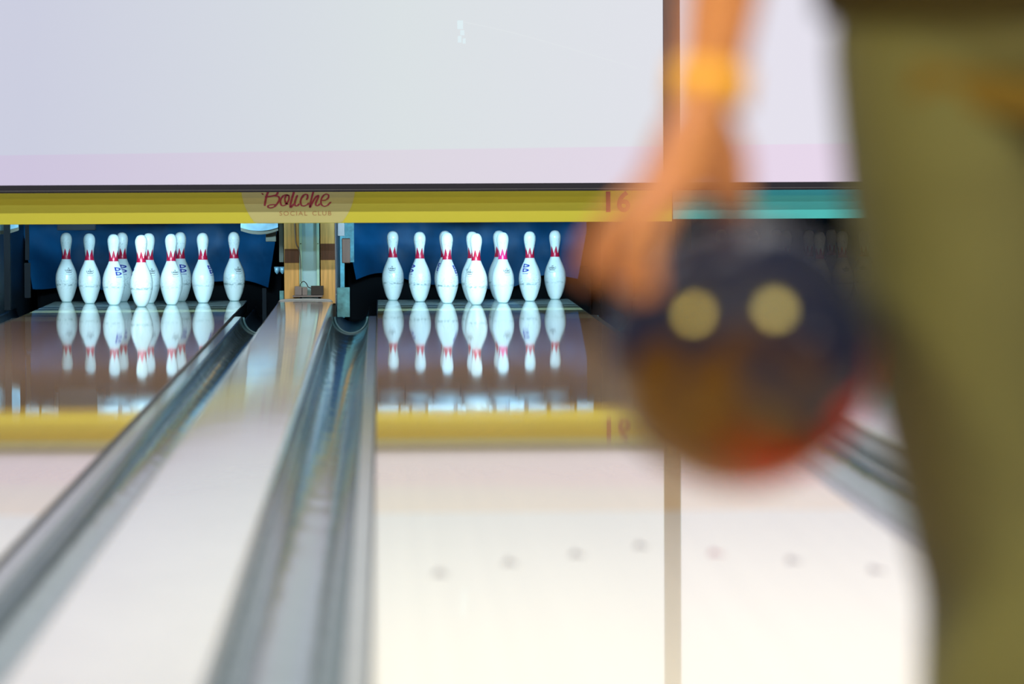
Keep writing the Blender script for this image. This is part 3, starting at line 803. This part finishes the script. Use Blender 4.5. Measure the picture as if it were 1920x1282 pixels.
# hands
def hand(bm, wr, kn, fingers, thumb):
    for i, (k, pts) in enumerate(zip(kn, fingers)):
        chain(bm, [(wr[i], .0145), (tuple((Vector(wr[i])+Vector(k))/2), .0165), (k, .0130)])
        chain(bm, [(k, .0105)]+[(p, r) for p, r in zip(pts, (.0098, .0088, .0080))])
    chain(bm, thumb)
kn = [W(-.272, .226, .742), W(-.284, .250, .746), W(-.290, .279, .746), W(-.286, .302, .742)]
wr = [W(-.244, .270, .822), W(-.246, .278, .822), W(-.246, .290, .822), W(-.244, .300, .822)]
fg = [[W(-.292, .198, .716), W(-.302, .183, .688), W(-.298, .181, .662)],
      [W(-.310, .226, .715), W(-.320, .217, .684), W(-.303, .223, .656)],
      [W(-.324, .279, .714), W(-.332, .280, .682), W(-.306, .279, .655)],
      [W(-.318, .316, .717), W(-.338, .326, .693), W(-.340, .331, .668)]]
chain(bm, [(W(-.243, .288, .815), .021), (W(-.252, .280, .785), .025), (W(-.266, .265, .748), .023)])
chain(bm, [(W(-.242, .292, .800), .018), (W(-.230, .292, .765), .021), (W(-.226, .288, .732), .018)])
hand(bm, wr, kn, fg, [(W(-.243, .300, .815), .014), (W(-.240, .322, .778), .0145), (W(-.232, .315, .742), .0115), (W(-.226, .302, .710), .010)])
ww = Vector(W(.31, .47, .86)); kn2 = [ww+Vector((.002, -.035+.022*i, -.085)) for i in range(4)]; wr2 = [ww+Vector((0, -.015+.010*i, .0)) for i in range(4)]
fg2 = [[k+Vector((-.004, .004, -.035)), k+Vector((-.014, .008, -.058)), k+Vector((-.028, .010, -.074))] for k in kn2]
hand(bm, wr2, kn2, fg2, [(ww+Vector((0, .01, -.01)), .014), (ww+Vector((-.012, .045, -.045)), .0135), (ww+Vector((-.022, .055, -.075)), .011), (ww+Vector((-.026, .056, -.10)), .0095)])
solid('body', bm, .0045, M['skin'], P, 3)
# face pieces and hair
for s in (-1, 1):
    bm = bmesh.new(); ell(bm, W(.04+s*.033, .4665, 1.648), .013, .011, .010, 12); e = link('eye', bm, M['eye'], P, True)
    bm = bmesh.new(); ell(bm, W(.04+s*.033, .4755, 1.648), .005, .003, .005, 10); link('iris', bm, M['iris'], e, True)
bm = bmesh.new(); ell(bm, W(.04, .481, 1.578), .024, .006, .007, 12); link('mouth', bm, M['lip'], P, True)
bm = bmesh.new(); ell(bm, W(.04, .362, 1.672), .086, .098, .098); ell(bm, W(.04, .33, 1.62), .078, .066, .085); solid('hair', bm, .008, M['hair'], P, 4)
# trousers
bm = bmesh.new()
ell(bm, W(.035, .36, .90), .172, .122, .115)
chain(bm, [(W(-.044, .36, .86), .094), (W(-.036, .36, .76), .092), (W(-.022, .37, .61), .084), (W(.008, .385, .46), .078), (W(.022, .38, .40), .079), (W(.022, .365, .32), .083), (W(.020, .345, .20), .082), (W(.016, .34, .10), .080)])
chain(bm, [(W(.125, .36, .86), .094), (W(.135, .40, .70), .086), (W(.150, .49, .50), .076), (W(.155, .44, .38), .078), (W(.152, .31, .10), .080)])
tr = solid('trousers', bm, .008, M['trouser'], P, 5)
bm = bmesh.new()
import itertools
box(bm, -.075, .075, -.005, .012, -.016, .016, .004)
o = link('back_pocket', bm, M['pocket'], P); o.location = W(-.005, .268, .815); o.rotation_euler = (R(8), R(10), R(-8)); o['label'] = 'brown back pocket'
# shirt
bm = bmesh.new()
ell(bm, W(.035, .36, 1.00), .180, .128, .12); bmesh.ops.create_cone(bm, segments=32, radius1=1, radius2=1, depth=.13, cap_ends=True, matrix=Matrix.Translation(W(.035, .36, .945)) @ Matrix.Diagonal((.184, .135, 1, 1))); ell(bm, W(.04, .36, 1.14), .155, .115, .17); ell(bm, W(.04, .37, 1.30), .182, .122, .16)
chain(bm, [(W(-.10, .37, 1.415), .068), (W(.04, .37, 1.445), .078), (W(.18, .37, 1.415), .068)])
chain(bm, [(W(-.125, .37, 1.40), .066), (W(-.185, .36, 1.25), .060), (W(-.20, .355, 1.19), .056)])
chain(bm, [(W(.205, .37, 1.40), .066), (W(.258, .36, 1.25), .060), (W(.268, .362, 1.19), .056)])
solid('shirt', bm, .008, M['shirt'], P, 4)
bm = bmesh.new(); tube(bm, [W(-.2440+.002*k, .288+.0008*k, .809+.0155*k) for k in range(-0, 3)], .0325, 24); link('wristband', bm, M['band'], P, True)
for ax, ay in ((.015, .34), (.15, .30)):
    bm = bmesh.new(); ell(bm, W(ax, ay+.01, .055), .046, .07, .050); ell(bm, W(ax-.008, ay+.12, .045), .050, .085, .038); s_ = solid('shoe', bm, .006, M['shoe'], P, 3)
    bm = bmesh.new(); n_ = 24
    f = bm.faces.new([bm.verts.new(W(ax-.004+.051*math.cos(2*PI*k/n_)*(1 if math.sin(2*PI*k/n_) > 0 else .86), ay+.068+.140*math.sin(2*PI*k/n_), .001)) for k in range(n_)])
    ex = bmesh.ops.extrude_face_region(bm, geom=[f])
    for v in [g for g in ex['geom'] if isinstance(g, bmesh.types.BMVert)]: v.co.z = .020
    link('sole', bm, M['sole'], s_)
